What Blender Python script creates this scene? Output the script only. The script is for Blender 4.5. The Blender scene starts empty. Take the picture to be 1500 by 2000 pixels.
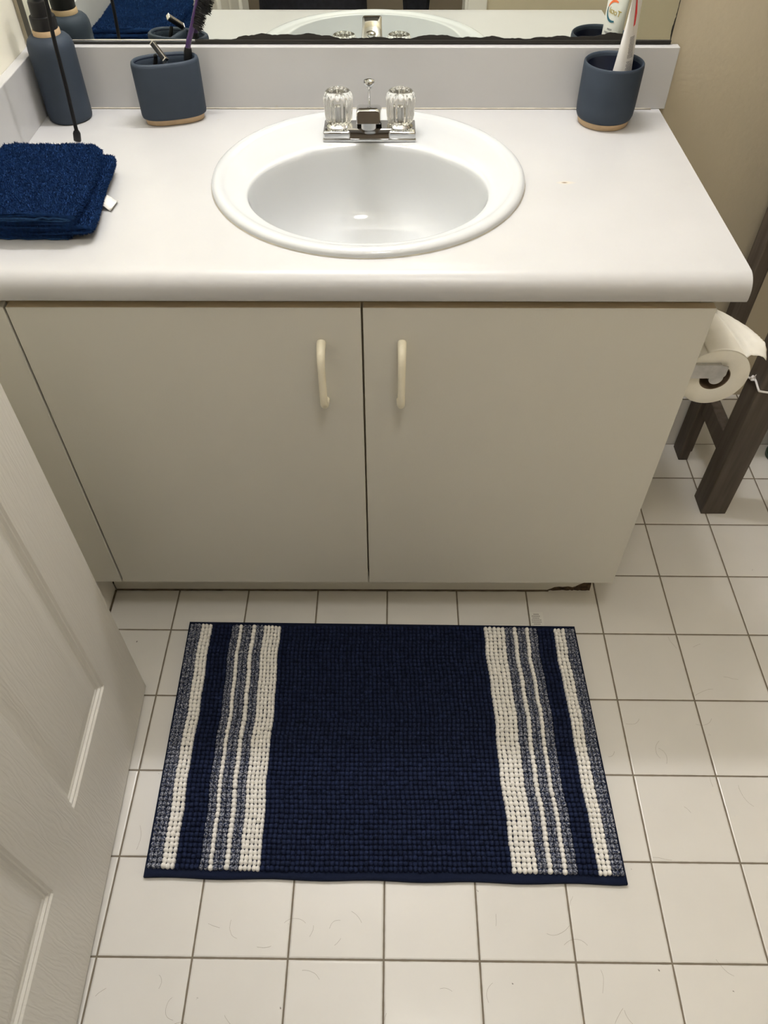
import bpy, bmesh, math, random
from math import sin, cos, pi, sqrt, exp
from mathutils import Vector, Matrix, Euler
random.seed(11)
C = bpy.context.scene.collection
V = Vector

# ------------------------------------------------------------------ materials
MATS = {}
def nt(name):
    m = bpy.data.materials.new(name); m.use_nodes = True
    b = m.node_tree.nodes['Principled BSDF']
    return m, m.node_tree.nodes, m.node_tree.links, b

def mat(name, col, rough=.5, metal=0., var=.0, vscale=8., bump=0., bscale=200., stretch=None, spec=None, coat=0., trans=0., ior=1.45, sheen=0.):
    """Principled surface with a soft noise variation of its colour and an optional fine bump."""
    m, N, L, b = nt(name)
    b.inputs['Base Color'].default_value = (*col, 1)
    b.inputs['Roughness'].default_value = rough
    b.inputs['Metallic'].default_value = metal
    b.inputs['IOR'].default_value = ior
    b.inputs['Transmission Weight'].default_value = trans
    b.inputs['Coat Weight'].default_value = coat
    b.inputs['Sheen Weight'].default_value = sheen
    if spec is not None: b.inputs['Specular IOR Level'].default_value = spec
    tc = N.new('ShaderNodeTexCoord'); src = tc.outputs['Object']
    if stretch:
        mp = N.new('ShaderNodeMapping'); mp.inputs['Scale'].default_value = stretch
        L.new(src, mp.inputs['Vector']); src = mp.outputs['Vector']
    if var:
        n = N.new('ShaderNodeTexNoise'); n.inputs['Scale'].default_value = vscale; n.inputs['Detail'].default_value = 4
        L.new(src, n.inputs['Vector'])
        r = N.new('ShaderNodeValToRGB')
        r.color_ramp.elements[0].position = .3; r.color_ramp.elements[1].position = .7
        r.color_ramp.elements[0].color = (*[max(0, c*(1-var)) for c in col], 1)
        r.color_ramp.elements[1].color = (*[min(1, c*(1+var)) for c in col], 1)
        L.new(n.outputs['Fac'], r.inputs['Fac']); L.new(r.outputs['Color'], b.inputs['Base Color'])
    if bump:
        n2 = N.new('ShaderNodeTexNoise'); n2.inputs['Scale'].default_value = bscale; n2.inputs['Detail'].default_value = 3
        L.new(src, n2.inputs['Vector'])
        bp = N.new('ShaderNodeBump'); bp.inputs['Strength'].default_value = bump; bp.inputs['Distance'].default_value = .002
        L.new(n2.outputs['Fac'], bp.inputs['Height']); L.new(bp.outputs['Normal'], b.inputs['Normal'])
    MATS[name] = m
    return m

def floor_mat(rot, ox, oy, T, name='glazed_tile', vertical=False):
    m, N, L, b = nt(name)
    def math_(op, a, c=None, d=None):
        n = N.new('ShaderNodeMath'); n.operation = op
        for i, x in enumerate((a, c, d)):
            if x is None: continue
            if isinstance(x, (int, float)): n.inputs[i].default_value = x
            else: L.new(x, n.inputs[i])
        return n.outputs[0]
    tc = N.new('ShaderNodeTexCoord')
    mp = N.new('ShaderNodeMapping'); mp.vector_type = 'TEXTURE'
    mp.inputs['Location'].default_value = (ox, oy, 0); mp.inputs['Rotation'].default_value = (0, 0, rot)
    mp.inputs['Scale'].default_value = (T, T, T)
    L.new(tc.outputs['Object'], mp.inputs['Vector'])
    s = N.new('ShaderNodeSeparateXYZ'); L.new(mp.outputs['Vector'], s.inputs[0])
    def edge(x):
        f = math_('FRACT', x); return math_('MINIMUM', f, math_('SUBTRACT', 1., f))
    ex = edge(s.outputs['X']); ey = edge(s.outputs['Z' if vertical else 'Y'])
    d = math_('MINIMUM', ex, ey)
    nz = N.new('ShaderNodeTexNoise'); nz.inputs['Scale'].default_value = 60; L.new(tc.outputs['Object'], nz.inputs['Vector'])
    d2 = math_('ADD', d, math_('MULTIPLY', math_('SUBTRACT', nz.outputs['Fac'], .5), .006))
    g = N.new('ShaderNodeMapRange'); g.inputs['From Min'].default_value = .0085; g.inputs['From Max'].default_value = .0125
    g.interpolation_type = 'SMOOTHSTEP'
    L.new(d2, g.inputs['Value'])
    # tile body: per-tile tint + faint smudges + specks of dust
    vm = N.new('ShaderNodeVectorMath'); vm.operation = 'FLOOR'; L.new(mp.outputs['Vector'], vm.inputs[0])
    wn = N.new('ShaderNodeTexWhiteNoise'); L.new(vm.outputs['Vector'], wn.inputs['Vector'])
    n1 = N.new('ShaderNodeTexNoise'); n1.inputs['Scale'].default_value = 9; n1.inputs['Detail'].default_value = 6
    L.new(tc.outputs['Object'], n1.inputs['Vector'])
    v = math_('ADD', math_('MULTIPLY', wn.outputs['Value'], .3), math_('MULTIPLY', n1.outputs['Fac'], .7))
    r = N.new('ShaderNodeValToRGB')
    r.color_ramp.elements[0].position = .15; r.color_ramp.elements[1].position = .8
    r.color_ramp.elements[0].color = (.72, .705, .675, 1); r.color_ramp.elements[1].color = (.79, .775, .745, 1)
    L.new(v, r.inputs['Fac'])
    nw = N.new('ShaderNodeTexNoise'); nw.inputs['Scale'].default_value = 240; L.new(tc.outputs['Object'], nw.inputs['Vector'])
    av = N.new('ShaderNodeVectorMath'); av.operation = 'MULTIPLY_ADD'; av.inputs[1].default_value = (.006, .006, .006); L.new(nw.outputs['Color'], av.inputs[0]); L.new(tc.outputs['Object'], av.inputs[2])
    vo = N.new('ShaderNodeTexVoronoi'); vo.inputs['Scale'].default_value = 19; L.new(av.outputs['Vector'], vo.inputs['Vector'])
    sp = N.new('ShaderNodeMapRange'); sp.inputs['From Min'].default_value = .012; sp.inputs['From Max'].default_value = .034
    L.new(vo.outputs['Distance'], sp.inputs['Value'])
    mx = N.new('ShaderNodeMix'); mx.data_type = 'RGBA'; mx.inputs['A'].default_value = (.12, .10, .08, 1)
    L.new(sp.outputs['Result'], mx.inputs['Factor']); L.new(r.outputs['Color'], mx.inputs['B'])
    m2 = N.new('ShaderNodeMix'); m2.data_type = 'RGBA'; m2.inputs['A'].default_value = (.19, .16, .12, 1)
    L.new(g.outputs['Result'], m2.inputs['Factor']); L.new(mx.outputs['Result'], m2.inputs['B'])
    L.new(m2.outputs['Result'], b.inputs['Base Color'])
    rr = N.new('ShaderNodeMapRange'); rr.inputs['To Min'].default_value = .8; rr.inputs['To Max'].default_value = .24
    L.new(g.outputs['Result'], rr.inputs['Value']); L.new(rr.outputs['Result'], b.inputs['Roughness'])
    h = N.new('ShaderNodeMapRange'); h.inputs['From Min'].default_value = .004; h.inputs['From Max'].default_value = .028
    h.interpolation_type = 'SMOOTHSTEP'; L.new(d2, h.inputs['Value'])
    bp = N.new('ShaderNodeBump'); bp.inputs['Strength'].default_value = .8; bp.inputs['Distance'].default_value = .0012
    L.new(h.outputs['Result'], bp.inputs['Height']); L.new(bp.outputs['Normal'], b.inputs['Normal'])
    MATS[name] = m
    return m

def heather_mat():
    m, N, L, b = nt('heather_yarn')
    tc = N.new('ShaderNodeTexCoord'); n = N.new('ShaderNodeTexNoise')
    n.inputs['Scale'].default_value = 420; n.inputs['Detail'].default_value = 2
    L.new(tc.outputs['Object'], n.inputs['Vector'])
    r = N.new('ShaderNodeValToRGB'); e = r.color_ramp.elements
    e[0].position = .44; e[0].color = (.022, .032, .075, 1); e[1].position = .64; e[1].color = (.44, .46, .52, 1)
    L.new(n.outputs['Fac'], r.inputs['Fac']); L.new(r.outputs['Color'], b.inputs['Base Color'])
    b.inputs['Roughness'].default_value = .9; b.inputs['Specular IOR Level'].default_value = .1
    return m

def door_mat():
    """white moulded door skin: embossed wood grain running up the leaf"""
    m, N, L, b = nt('white_grained_door')
    tc = N.new('ShaderNodeTexCoord'); mp = N.new('ShaderNodeMapping'); mp.inputs['Scale'].default_value = (1, 1, .16)
    L.new(tc.outputs['Object'], mp.inputs['Vector'])
    w = N.new('ShaderNodeTexWave'); w.bands_direction = 'Y'; w.inputs['Scale'].default_value = 42
    w.inputs['Distortion'].default_value = 16; w.inputs['Detail'].default_value = 3; w.inputs['Detail Scale'].default_value = 1.2
    L.new(mp.outputs['Vector'], w.inputs['Vector'])
    n = N.new('ShaderNodeTexNoise'); n.inputs['Scale'].default_value = 500; L.new(mp.outputs['Vector'], n.inputs['Vector'])
    a = N.new('ShaderNodeMath'); a.operation = 'MULTIPLY_ADD'; a.inputs[1].default_value = .5
    L.new(n.outputs['Fac'], a.inputs[0]); L.new(w.outputs['Fac'], a.inputs[2])
    bp = N.new('ShaderNodeBump'); bp.inputs['Strength'].default_value = .3; bp.inputs['Distance'].default_value = .0008
    L.new(a.outputs[0], bp.inputs['Height']); L.new(bp.outputs['Normal'], b.inputs['Normal'])
    b.inputs['Base Color'].default_value = (.69, .675, .635, 1); b.inputs['Roughness'].default_value = .38
    return m

def wood_mat():
    m, N, L, b = nt('grey_brown_wood')
    tc = N.new('ShaderNodeTexCoord'); mp = N.new('ShaderNodeMapping'); mp.inputs['Scale'].default_value = (40, 40, 3)
    L.new(tc.outputs['Object'], mp.inputs['Vector'])
    n = N.new('ShaderNodeTexNoise'); n.inputs['Scale'].default_value = 1.5; n.inputs['Detail'].default_value = 6
    L.new(mp.outputs['Vector'], n.inputs['Vector'])
    r = N.new('ShaderNodeValToRGB'); e = r.color_ramp.elements
    e[0].position = .3; e[0].color = (.040, .029, .021, 1); e[1].position = .75; e[1].color = (.115, .092, .072, 1)
    L.new(n.outputs['Fac'], r.inputs['Fac']); L.new(r.outputs['Color'], b.inputs['Base Color'])
    b.inputs['Roughness'].default_value = .6
    bp = N.new('ShaderNodeBump'); bp.inputs['Strength'].default_value = .3; bp.inputs['Distance'].default_value = .001
    L.new(n.outputs['Fac'], bp.inputs['Height']); L.new(bp.outputs['Normal'], b.inputs['Normal'])
    return m

def emit_mat(name, col, s):
    m, N, L, b = nt(name)
    b.inputs['Emission Color'].default_value = (*col, 1); b.inputs['Emission Strength'].default_value = s
    return m

def counter_mat():
    """white laminate with a faint yellowed patch, light wear and one small burn mark beside the sink"""
    m, N, L, b = nt('white_laminate')
    tc = N.new('ShaderNodeTexCoord')
    n = N.new('ShaderNodeTexNoise'); n.inputs['Scale'].default_value = 6; n.inputs['Detail'].default_value = 6
    L.new(tc.outputs['Object'], n.inputs['Vector'])
    r = N.new('ShaderNodeValToRGB'); e = r.color_ramp.elements
    e[0].position = .3; e[0].color = (.470, .470, .474, 1); e[1].position = .7; e[1].color = (.500, .500, .505, 1)
    L.new(n.outputs['Fac'], r.inputs['Fac'])
    # burn mark
    def dist(cx, cy, sx, sy):
        mp = N.new('ShaderNodeMapping'); mp.vector_type = 'TEXTURE'
        mp.inputs['Location'].default_value = (cx, cy, .837); mp.inputs['Scale'].default_value = (sx, sy, .05)
        L.new(tc.outputs['Object'], mp.inputs['Vector'])
        le = N.new('ShaderNodeVectorMath'); le.operation = 'LENGTH'; L.new(mp.outputs['Vector'], le.inputs[0])
        return le.outputs['Value']
    cur = r.outputs['Color']
    for cx, cy, sx, sy, col, f0, f1 in ((.7392, .909, .017, .006, (.62, .55, .42), 0., 1.),
                                        (.737, .909, .006, .0028, (.16, .11, .07), .3, 1.)):
        mr = N.new('ShaderNodeMapRange'); mr.inputs['From Min'].default_value = f0; mr.inputs['From Max'].default_value = f1
        L.new(dist(cx, cy, sx, sy), mr.inputs['Value'])
        mx = N.new('ShaderNodeMix'); mx.data_type = 'RGBA'; mx.inputs['A'].default_value = (*col, 1)
        L.new(mr.outputs['Result'], mx.inputs['Factor']); L.new(cur, mx.inputs['B']); cur = mx.outputs['Result']
    # small scuffs
    vo = N.new('ShaderNodeTexVoronoi'); vo.inputs['Scale'].default_value = 11; L.new(tc.outputs['Object'], vo.inputs['Vector'])
    sp = N.new('ShaderNodeMapRange'); sp.inputs['From Min'].default_value = .015; sp.inputs['From Max'].default_value = .05
    sp.inputs['To Min'].default_value = .25
    L.new(vo.outputs['Distance'], sp.inputs['Value'])
    mx = N.new('ShaderNodeMix'); mx.data_type = 'RGBA'; mx.inputs['A'].default_value = (.45, .42, .38, 1)
    L.new(sp.outputs['Result'], mx.inputs['Factor']); L.new(cur, mx.inputs['B']); cur = mx.outputs['Result']
    L.new(cur, b.inputs['Base Color'])
    b.inputs['Roughness'].default_value = .33
    return m

M = dict(
    counter=counter_mat(),
    melamine=mat('cream_melamine', (.645, .63, .575), .42, var=.02, vscale=3, bump=.08, bscale=350),
    edgeband=mat('yellowed_edge_band', (.66, .55, .38), .5, var=.05),
    handle=mat('cream_plastic', (.86, .81, .66), .3, var=.03, vscale=60),
    carcass=mat('raw_board', (.20, .16, .11), .8, var=.2, vscale=30),
    rot=mat('rotted_board', (.07, .045, .025), .9, var=.6, vscale=120, bump=.8, bscale=300),
    porcelain=mat('white_porcelain', (.555, .572, .585), .1, var=.008, coat=.2),
    chrome=mat('chrome', (.56, .56, .56), .08, 1., var=.06, vscale=60),
    dullchrome=mat('worn_chrome', (.46, .46, .46), .28, 1., var=.12, vscale=80),
    acrylic=mat('clear_acrylic', (.98, .97, .93), .03, trans=1., ior=1.49),
    grime=mat('grimy_caulk', (.11, .085, .055), .8, var=.4, vscale=60),
    bead=mat('aged_caulk', (.46, .43, .36), .6, var=.15, vscale=60),
    duskmetal=mat('dull_dark_channel', (.085, .08, .065), .5),
    fillglow=emit_mat('fill_light_glow', (1., .97, .91), 1.),
    dark=mat('gap_shade_and_corrosion', (.02, .018, .015), .8),
    slate=mat('slate_blue_stoneware', (.031, .043, .062), .6, var=.05, vscale=25, bump=.1, bscale=700, spec=.3),
    slatein=mat('navy_glaze', (.008, .012, .030), .35),
    clay=mat('bare_clay', (.46, .33, .20), .75, var=.08, vscale=60),
    black=mat('black_plastic', (.008, .008, .009), .4, spec=.35),
    blackrub=mat('black_rubber', (.007, .007, .008), .6, spec=.2),
    steel=mat('bright_steel', (.75, .73, .70), .25, 1.),
    purple=mat('purple_plastic', (.045, .018, .085), .25),
    tube=mat('white_tube', (.80, .79, .78), .3, var=.02, vscale=40),
    red=mat('red_print', (.72, .02, .03), .4),
    grey=mat('grey_print', (.33, .32, .34), .5),
    gold=mat('gold_print', (.42, .31, .04), .4),
    teal=mat('dark_teal_print', (.03, .14, .20), .4),
    orange=mat('red_orange_print', (.78, .16, .05), .4),
    towel=mat('navy_terry', (.0075, .0250, .084), .95, var=.35, vscale=180, spec=.08),
    hem=mat('navy_hem', (.016, .045, .12), .9, var=.2, vscale=300, spec=.1),
    tag=mat('white_satin_tag', (.75, .74, .70), .6),
    tagink=mat('tag_ink', (.25, .24, .23), .8),
    navy=mat('navy_chenille', (.0125, .0190, .052), .95, var=.3, vscale=60, spec=.12),
    white=mat('white_chenille', (.90, .885, .85), .9, var=.03, vscale=90, spec=.1),
    heather=heather_mat(),
    binding=mat('navy_binding', (.009, .0135, .034), .85, spec=.1, bump=.4, bscale=900),
    paper=mat('toilet_paper', (.84, .82, .755), .95, var=.02, vscale=50, bump=.15, bscale=300),
    core=mat('cardboard_core', (.16, .11, .07), .9),
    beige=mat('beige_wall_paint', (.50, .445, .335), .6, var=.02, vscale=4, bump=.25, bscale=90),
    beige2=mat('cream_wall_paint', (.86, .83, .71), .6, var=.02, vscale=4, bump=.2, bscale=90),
    ceiling=mat('white_ceiling', (.80, .79, .765), .9, var=.01),
    trim=mat('white_trim_paint', (.74, .72, .68), .4, var=.01),
    hall=mat('brown_hall_paint', (.30, .24, .17), .7, var=.05),
    cloth=mat('black_cloth', (.012, .012, .018), .95, var=.4, vscale=60),
    wood=wood_mat(),
    doorskin=door_mat(),
    cord=mat('white_cord', (.75, .73, .72), .7, bump=.3, bscale=600),
    green=mat('dark_green_plastic', (.02, .055, .035), .4),
    tile=floor_mat(-.00744, -.005, .0035, .154),
    walltile=floor_mat(0, .10, 0, .154, 'wall_base_tile', True),
    bulb=emit_mat('warm_bulb', (1., .975, .975), 1.),
)
mm, N, L, b = nt('mirror_silvering')
b.inputs['Base Color'].default_value = (.84, .87, .81, 1); b.inputs['Metallic'].default_value = 1; b.inputs['Roughness'].default_value = 0.0
M['mirror'] = mm

# ------------------------------------------------------------------ mesh helpers
def link(name, me, m=None, parent=None, smooth=True, **props):
    o = bpy.data.objects.new(name, me); C.objects.link(o)
    ms = m if isinstance(m, (list, tuple)) else ([m] if m else [])
    for x in ms: me.materials.append(M[x])
    if smooth:
        for p in me.polygons: p.use_smooth = True
    if parent: o.parent = parent
    for k, v in props.items(): o[k] = v
    return o

def obj(name, bm, m, parent=None, smooth=True, sharp=35, **props):
    bmesh.ops.recalc_face_normals(bm, faces=bm.faces[:])
    if smooth and sharp:
        for e in bm.edges:
            if len(e.link_faces) == 2 and e.calc_face_angle(0) > math.radians(sharp): e.smooth = False
    me = bpy.data.meshes.new(name); bm.to_mesh(me); bm.free()
    return link(name, me, m, parent, smooth, **props)

def pyd(verts, faces, name='m'):
    me = bpy.data.meshes.new(name); me.from_pydata(verts, [], faces); me.update(); return me

def thing(name, label, cat, loc=(0, 0, 0), rotz=0, group=None):
    o = bpy.data.objects.new(name, None); C.objects.link(o)
    o.location = loc; o.rotation_euler = (0, 0, rotz); o.empty_display_size = .05
    o['label'] = label; o['category'] = cat
    if group: o['group'] = group
    return o

def tag(o, label, cat, group=None):
    o['label'] = label; o['category'] = cat
    if group: o['group'] = group
    return o

def box(bm, lo, hi, bev=0., seg=2, mi=0):
    g = bmesh.ops.create_cube(bm, size=1)
    vs = g['verts']
    for v in vs:
        v.co = V([lo[i] + (v.co[i] + .5) * (hi[i] - lo[i]) for i in range(3)])
    fs = list({f for v in vs for f in v.link_faces})
    for f in fs: f.material_index = mi
    if bev:
        es = list({e for v in vs for e in v.link_edges})
        r = bmesh.ops.bevel(bm, geom=es, offset=bev, segments=seg, profile=.5, affect='EDGES')
        for f in r['faces']: f.material_index = mi
    return vs

def bx(lo, hi, bev=0., seg=2):
    bm = bmesh.new(); box(bm, lo, hi, bev, seg); return bm

def lathe(prof, n=64, bm=None, cx=0, cy=0, rfun=None):
    """prof: list of (r, z); rfun(theta, i) multiplies the radius."""
    bm = bm or bmesh.new(); rings = []
    for i, (r, z) in enumerate(prof):
        if r < 1e-6: rings.append([bm.verts.new((cx, cy, z))]); continue
        ring = []
        for k in range(n):
            t = 2*pi*k/n; q = r*(rfun(t, i) if rfun else 1)
            ring.append(bm.verts.new((cx+q*cos(t), cy+q*sin(t), z)))
        rings.append(ring)
    bridge(bm, rings, n)
    return bm

def bridge(bm, rings, n, closed=True):
    for a, c in zip(rings, rings[1:]):
        for k in range(n if closed else n-1):
            k2 = (k+1) % n
            if len(a) == 1 and len(c) == 1: continue
            if len(a) == 1: bm.faces.new((a[0], c[k2], c[k]))
            elif len(c) == 1: bm.faces.new((a[k], a[k2], c[0]))
            else: bm.faces.new((a[k], a[k2], c[k2], c[k]))

def loft(sections, bm=None, closed=True, caps=True):
    bm = bm or bmesh.new(); n = len(sections[0])
    rings = [[bm.verts.new(p) for p in s] for s in sections]
    bridge(bm, rings, n, closed)
    if caps and closed:
        bm.faces.new(rings[0][::-1]); bm.faces.new(rings[-1])
    return bm

def smooth_path(pts, sub=6):
    pts = [V(p) for p in pts]; out = []
    for i in range(len(pts)-1):
        p0 = pts[max(i-1, 0)]; p1 = pts[i]; p2 = pts[i+1]; p3 = pts[min(i+2, len(pts)-1)]
        for k in range(sub):
            t = k/sub
            out.append(.5*((2*p1)+(p2-p0)*t+(2*p0-5*p1+4*p2-p3)*t*t+(3*p1-p0-3*p2+p3)*t**3))
    out.append(pts[-1]); return out

def tube(pts, r, n=12, bm=None, sx=1., caps=True):
    bm = bm or bmesh.new(); secs = []
    pts = [V(p) for p in pts]; up = V((0, 0, 1))
    d0 = (pts[1]-pts[0]).normalized()
    if abs(d0.dot(up)) > .9: up = V((0, 1, 0))
    u = (up - d0*up.dot(d0)).normalized()
    for i, p in enumerate(pts):
        d = (pts[min(i+1, len(pts)-1)]-pts[max(i-1, 0)]).normalized()
        u = (u - d*u.dot(d)).normalized(); w = d.cross(u)
        rr = r[i] if isinstance(r, (list, tuple)) else r
        secs.append([p+(u*cos(2*pi*k/n)+w*sin(2*pi*k/n)*sx)*rr for k in range(n)])
    return loft(secs, bm, True, caps)

def prism_x(prof, x0, x1, bm=None):
    """closed (y, z) outline pushed along x"""
    return loft([[(x0, y, z) for y, z in prof], [(x1, y, z) for y, z in prof]], bm)

# ------------------------------------------------------------------ key sizes (metres)
ZC = .837            # counter top
YW = 1.2115          # mirror wall
XL = -.1645          # left wall
XR = 1.95            # wall right of the toilet corner
YF = -.32            # wall with the doorway
HC = 2.36            # ceiling
YD = .645            # cupboard door faces
ZB, ZT = .139, .785  # cupboard door bottom / top

# ------------------------------------------------------------------ the room
def plane_box(name, lo, hi, m, smooth=False):
    return obj(name, bx(lo, hi), m, None, smooth, kind='structure')
plane_box('floor', (XL-.3, -1.7, -.06), (XR+.3, YW+.2, 0), 'tile')
plane_box('wall_back', (XL-.15, YW, -.05), (XR+.15, YW+.12, HC), 'beige')
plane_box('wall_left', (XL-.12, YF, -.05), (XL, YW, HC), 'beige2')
plane_box('wall_right', (XR, YF, -.05), (XR+.12, YW, HC), 'beige')
DX0, DX1, DH = -.045, .735, 2.06
bm = bmesh.new()
box(bm, (XL-.12, YF-.11, -.05), (DX0, YF, HC)); box(bm, (DX1, YF-.11, -.05), (XR+.12, YF, HC)); box(bm, (DX0, YF-.11, DH), (DX1, YF, HC))
obj('wall_front', bm, 'beige', None, False, kind='structure')
plane_box('ceiling', (XL-.3, -1.7, HC), (XR+.3, YW+.2, HC+.06), 'ceiling')
bm = bmesh.new()
box(bm, (DX0-.018, YF, 0), (DX0+.004, YF+.012, DH+.06), .003); box(bm, (DX1-.004, YF, 0), (DX1+.062, YF+.014, DH+.06), .004)
box(bm, (DX0-.018, YF, DH-.004), (DX1+.062, YF+.014, DH+.06), .004)
box(bm, (DX1-.012, YF-.11, 0), (DX1, YF, DH)); box(bm, (DX0, YF-.11, 0), (DX0+.012, YF, DH)); box(bm, (DX0, YF-.11, DH-.012), (DX1, YF, DH))
obj('trim_1', bm, 'trim', None, False, kind='structure')
plane_box('wall_hall', (XL-.3, -1.62, -.05), (XR+.3, -1.5, HC), 'hall')
# tile skirting: along the mirror wall beside the vanity and along the left wall in front of it
plane_box('baseboard_back', (.922, YW-.016, 0), (XR, YW, .156), 'walltile')
obj('trim_2', bx((XL+.0215, .30, .0001), (XL+.0245, .7215, .0035)), 'grime', None, False, kind='structure')
plane_box('baseboard_left', (XL, -.3, 0), (XL+.0215, .7235, .136), 'trim')

# ------------------------------------------------------------------ six-panel door leaf, standing open along the left wall
def door_leaf():
    W, H, TH = .76, 2.03, .035
    ys = [(.111, .325), (.435, .649)]; zs = [(.208, .80), (.98, 1.58), (1.70, 1.92)]
    off = [0, .003, .006, .0085, .011, .0135, .016, .020, .034, .048, .0485]
    def prof(d):
        P = [(0, 0), (.003, -.0005), (.006, -.0035), (.0085, -.0038), (.011, -.0075), (.0135, -.0078), (.016, -.0095), (.020, -.0095), (.048, -.003), (1, -.003)]
        for (a, x), (c, y) in zip(P, P[1:]):
            if d <= c: return x+(y-x)*(d-a)/(c-a)
        return P[-1][1]
    gs = sorted({0, W} | {round(a+o, 5) for a, c in ys for o in off} | {round(c-o, 5) for a, c in ys for o in off})
    gz = sorted({0, H} | {round(a+o, 5) for a, c in zs for o in off} | {round(c-o, 5) for a, c in zs for o in off})
    def h(s, z):
        for a, c in ys:
            if a <= s <= c:
                for e, f in zs:
                    if e <= z <= f: return prof(min(s-a, c-s, z-e, f-z))
        return 0.
    bm = bmesh.new(); g = [[bm.verts.new((h(s, z), -s, z)) for z in gz] for s in gs]
    gb = [[bm.verts.new((-TH-h(s, z), -s, z)) for z in gz] for s in gs]
    for i in range(len(gs)-1):
        for j in range(len(gz)-1):
            bm.faces.new((g[i][j], g[i+1][j], g[i+1][j+1], g[i][j+1])); bm.faces.new((gb[i][j], gb[i][j+1], gb[i+1][j+1], gb[i+1][j]))
    for i in range(len(gs)-1):
        bm.faces.new((g[i][0], gb[i][0], gb[i+1][0], g[i+1][0])); bm.faces.new((g[i][-1], g[i+1][-1], gb[i+1][-1], gb[i][-1]))
    for j in range(len(gz)-1):
        bm.faces.new((g[0][j], g[0][j+1], gb[0][j+1], gb[0][j])); bm.faces.new((g[-1][j], gb[-1][j], gb[-1][j+1], g[-1][j+1]))
    return bm
d = thing('door_1', 'white six-panel moulded door standing open along the left wall', 'door', (-.0222, .4796, .012), .0235)
d['kind'] = 'structure'
obj('door_leaf', door_leaf(), 'doorskin', d, True, 18)
kb = lathe([(.001, 0), (.026, 0), (.026, .004), (.012, .008), (.011, .03), (.02, .04), (.025, .052), (.02, .063), (0, .066)], 32)
bmesh.ops.rotate(kb, verts=kb.verts, matrix=Matrix.Rotation(pi/2, 3, 'Y')); bmesh.ops.translate(kb, verts=kb.verts, vec=(0, -.06, .95))
obj('door_knob', kb, 'steel', d)
for z in (.2, 1.0, 1.8):
    hb = bx((-.012, -.768, z), (.002, -.757, z+.09), .002); obj('hinge', hb, 'steel', d, False)

# ------------------------------------------------------------------ vanity cabinet
van = thing('vanity_cabinet', 'cream two-door vanity cupboard under the white countertop', 'cabinet', (0, 0, 0))
bm = bmesh.new()
box(bm, (.900, YD+.0165, ZB), (.918, YW-.002, ZC-.040)); box(bm, (XL+.002, YD+.0165, ZB), (XL+.018, YW-.002, ZC-.040))
box(bm, (XL+.018, YD+.0165, ZB), (.900, YW-.002, ZB+.016))
obj('side_panel', bm, 'melamine', van, False)
bm = bmesh.new(); box(bm, (XL+.02, YD+.018, .735), (.899, YD+.036, ZC-.0405)); box(bm, (.405, YD+.018, ZB+.017), (.445, YD+.036, .734)); obj('face_frame', bm, 'edgeband', van, False)
# toe board, its lower right corner crumbled away
bm = bmesh.new()
top = ZB-.001; pts = [(XL+.025, .003)]
x = XL+.025
while x < .80: x += .02; pts.append((x, .003))
for x, z in ((.815, .0035), (.826, .010), (.832, .015), (.842, .017), (.85, .016), (.862, .018), (.872, .015), (.878, .018), (.886, .026), (.893, .031), (.90, .034), (.908, .038), (.914, .037)): pts.append((x, z))
fr = [[(x, .7235, z), (x, .7235, top), (x, .738, top), (x, .738, z)] for x, z in pts]
loft(fr, bm); obj('toe_board', bm, 'melamine', van, False)
bm = bmesh.new(); n = 26
sec = []
for i in range(n+1):
    x = .80+(.913-.80)*i/n; h = .004+.034*(i/n)**1.2; j = .002*random.random()
    sec.append([(x, .7245+j, 0), (x, .7265+.003*random.random(), h*.5+.003*random.random()), (x, .733, h), (x, .739, h), (x, .739, 0)])
loft(sec, bm); obj('rotted_corner', bm, 'rot', van, False, label='dark crumbled board at the foot of the toe board')
bm = bmesh.new(); loft([[(x, .7215+.0008*random.random(), 0), (x, .7205+.001*random.random(), .0025), (x, .7234, .005), (x, .7234, 0)] for x in [XL+.025+k*.012 for k in range(81)]], bm)
obj('caulk_line', bm, 'grime', van, label='grimy brown caulk line at the floor')
obj('filler_panel', bx((XL+.001, YD, ZB), (-.0755, YD+.016, ZT), .0008, 1), 'melamine', van, False)
def cupboard_door(x0, x1, hx):
    bm = bmesh.new(); box(bm, (x0, YD, ZB), (x1, YD+.016, ZT), .0008, 1)
    bm.normal_update()
    for f in bm.faces:
        if f.normal.z > .9: f.material_index = 1
    o = obj('door', bm, ('melamine', 'edgeband'), van, False)
    # D-shaped pull, round in section, feet flattened on the door
    p = smooth_path([(hx, YD-.001, .727), (hx, YD-.014, .7255), (hx, YD-.023, .718), (hx, YD-.027, .703), (hx, YD-.027, .674), (hx, YD-.027, .645), (hx, YD-.023, .630), (hx, YD-.014, .6225), (hx, YD-.001, .621)], 5)
    r = [.0066-.0012*sin(pi*i/(len(p)-1)) for i in range(len(p))]
    obj('handle', tube(p, r, 14, None, 1.05), 'handle', o)
cupboard_door(-.0718, .4230, .3648)
cupboard_door(.4259, .918, .4815)

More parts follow.
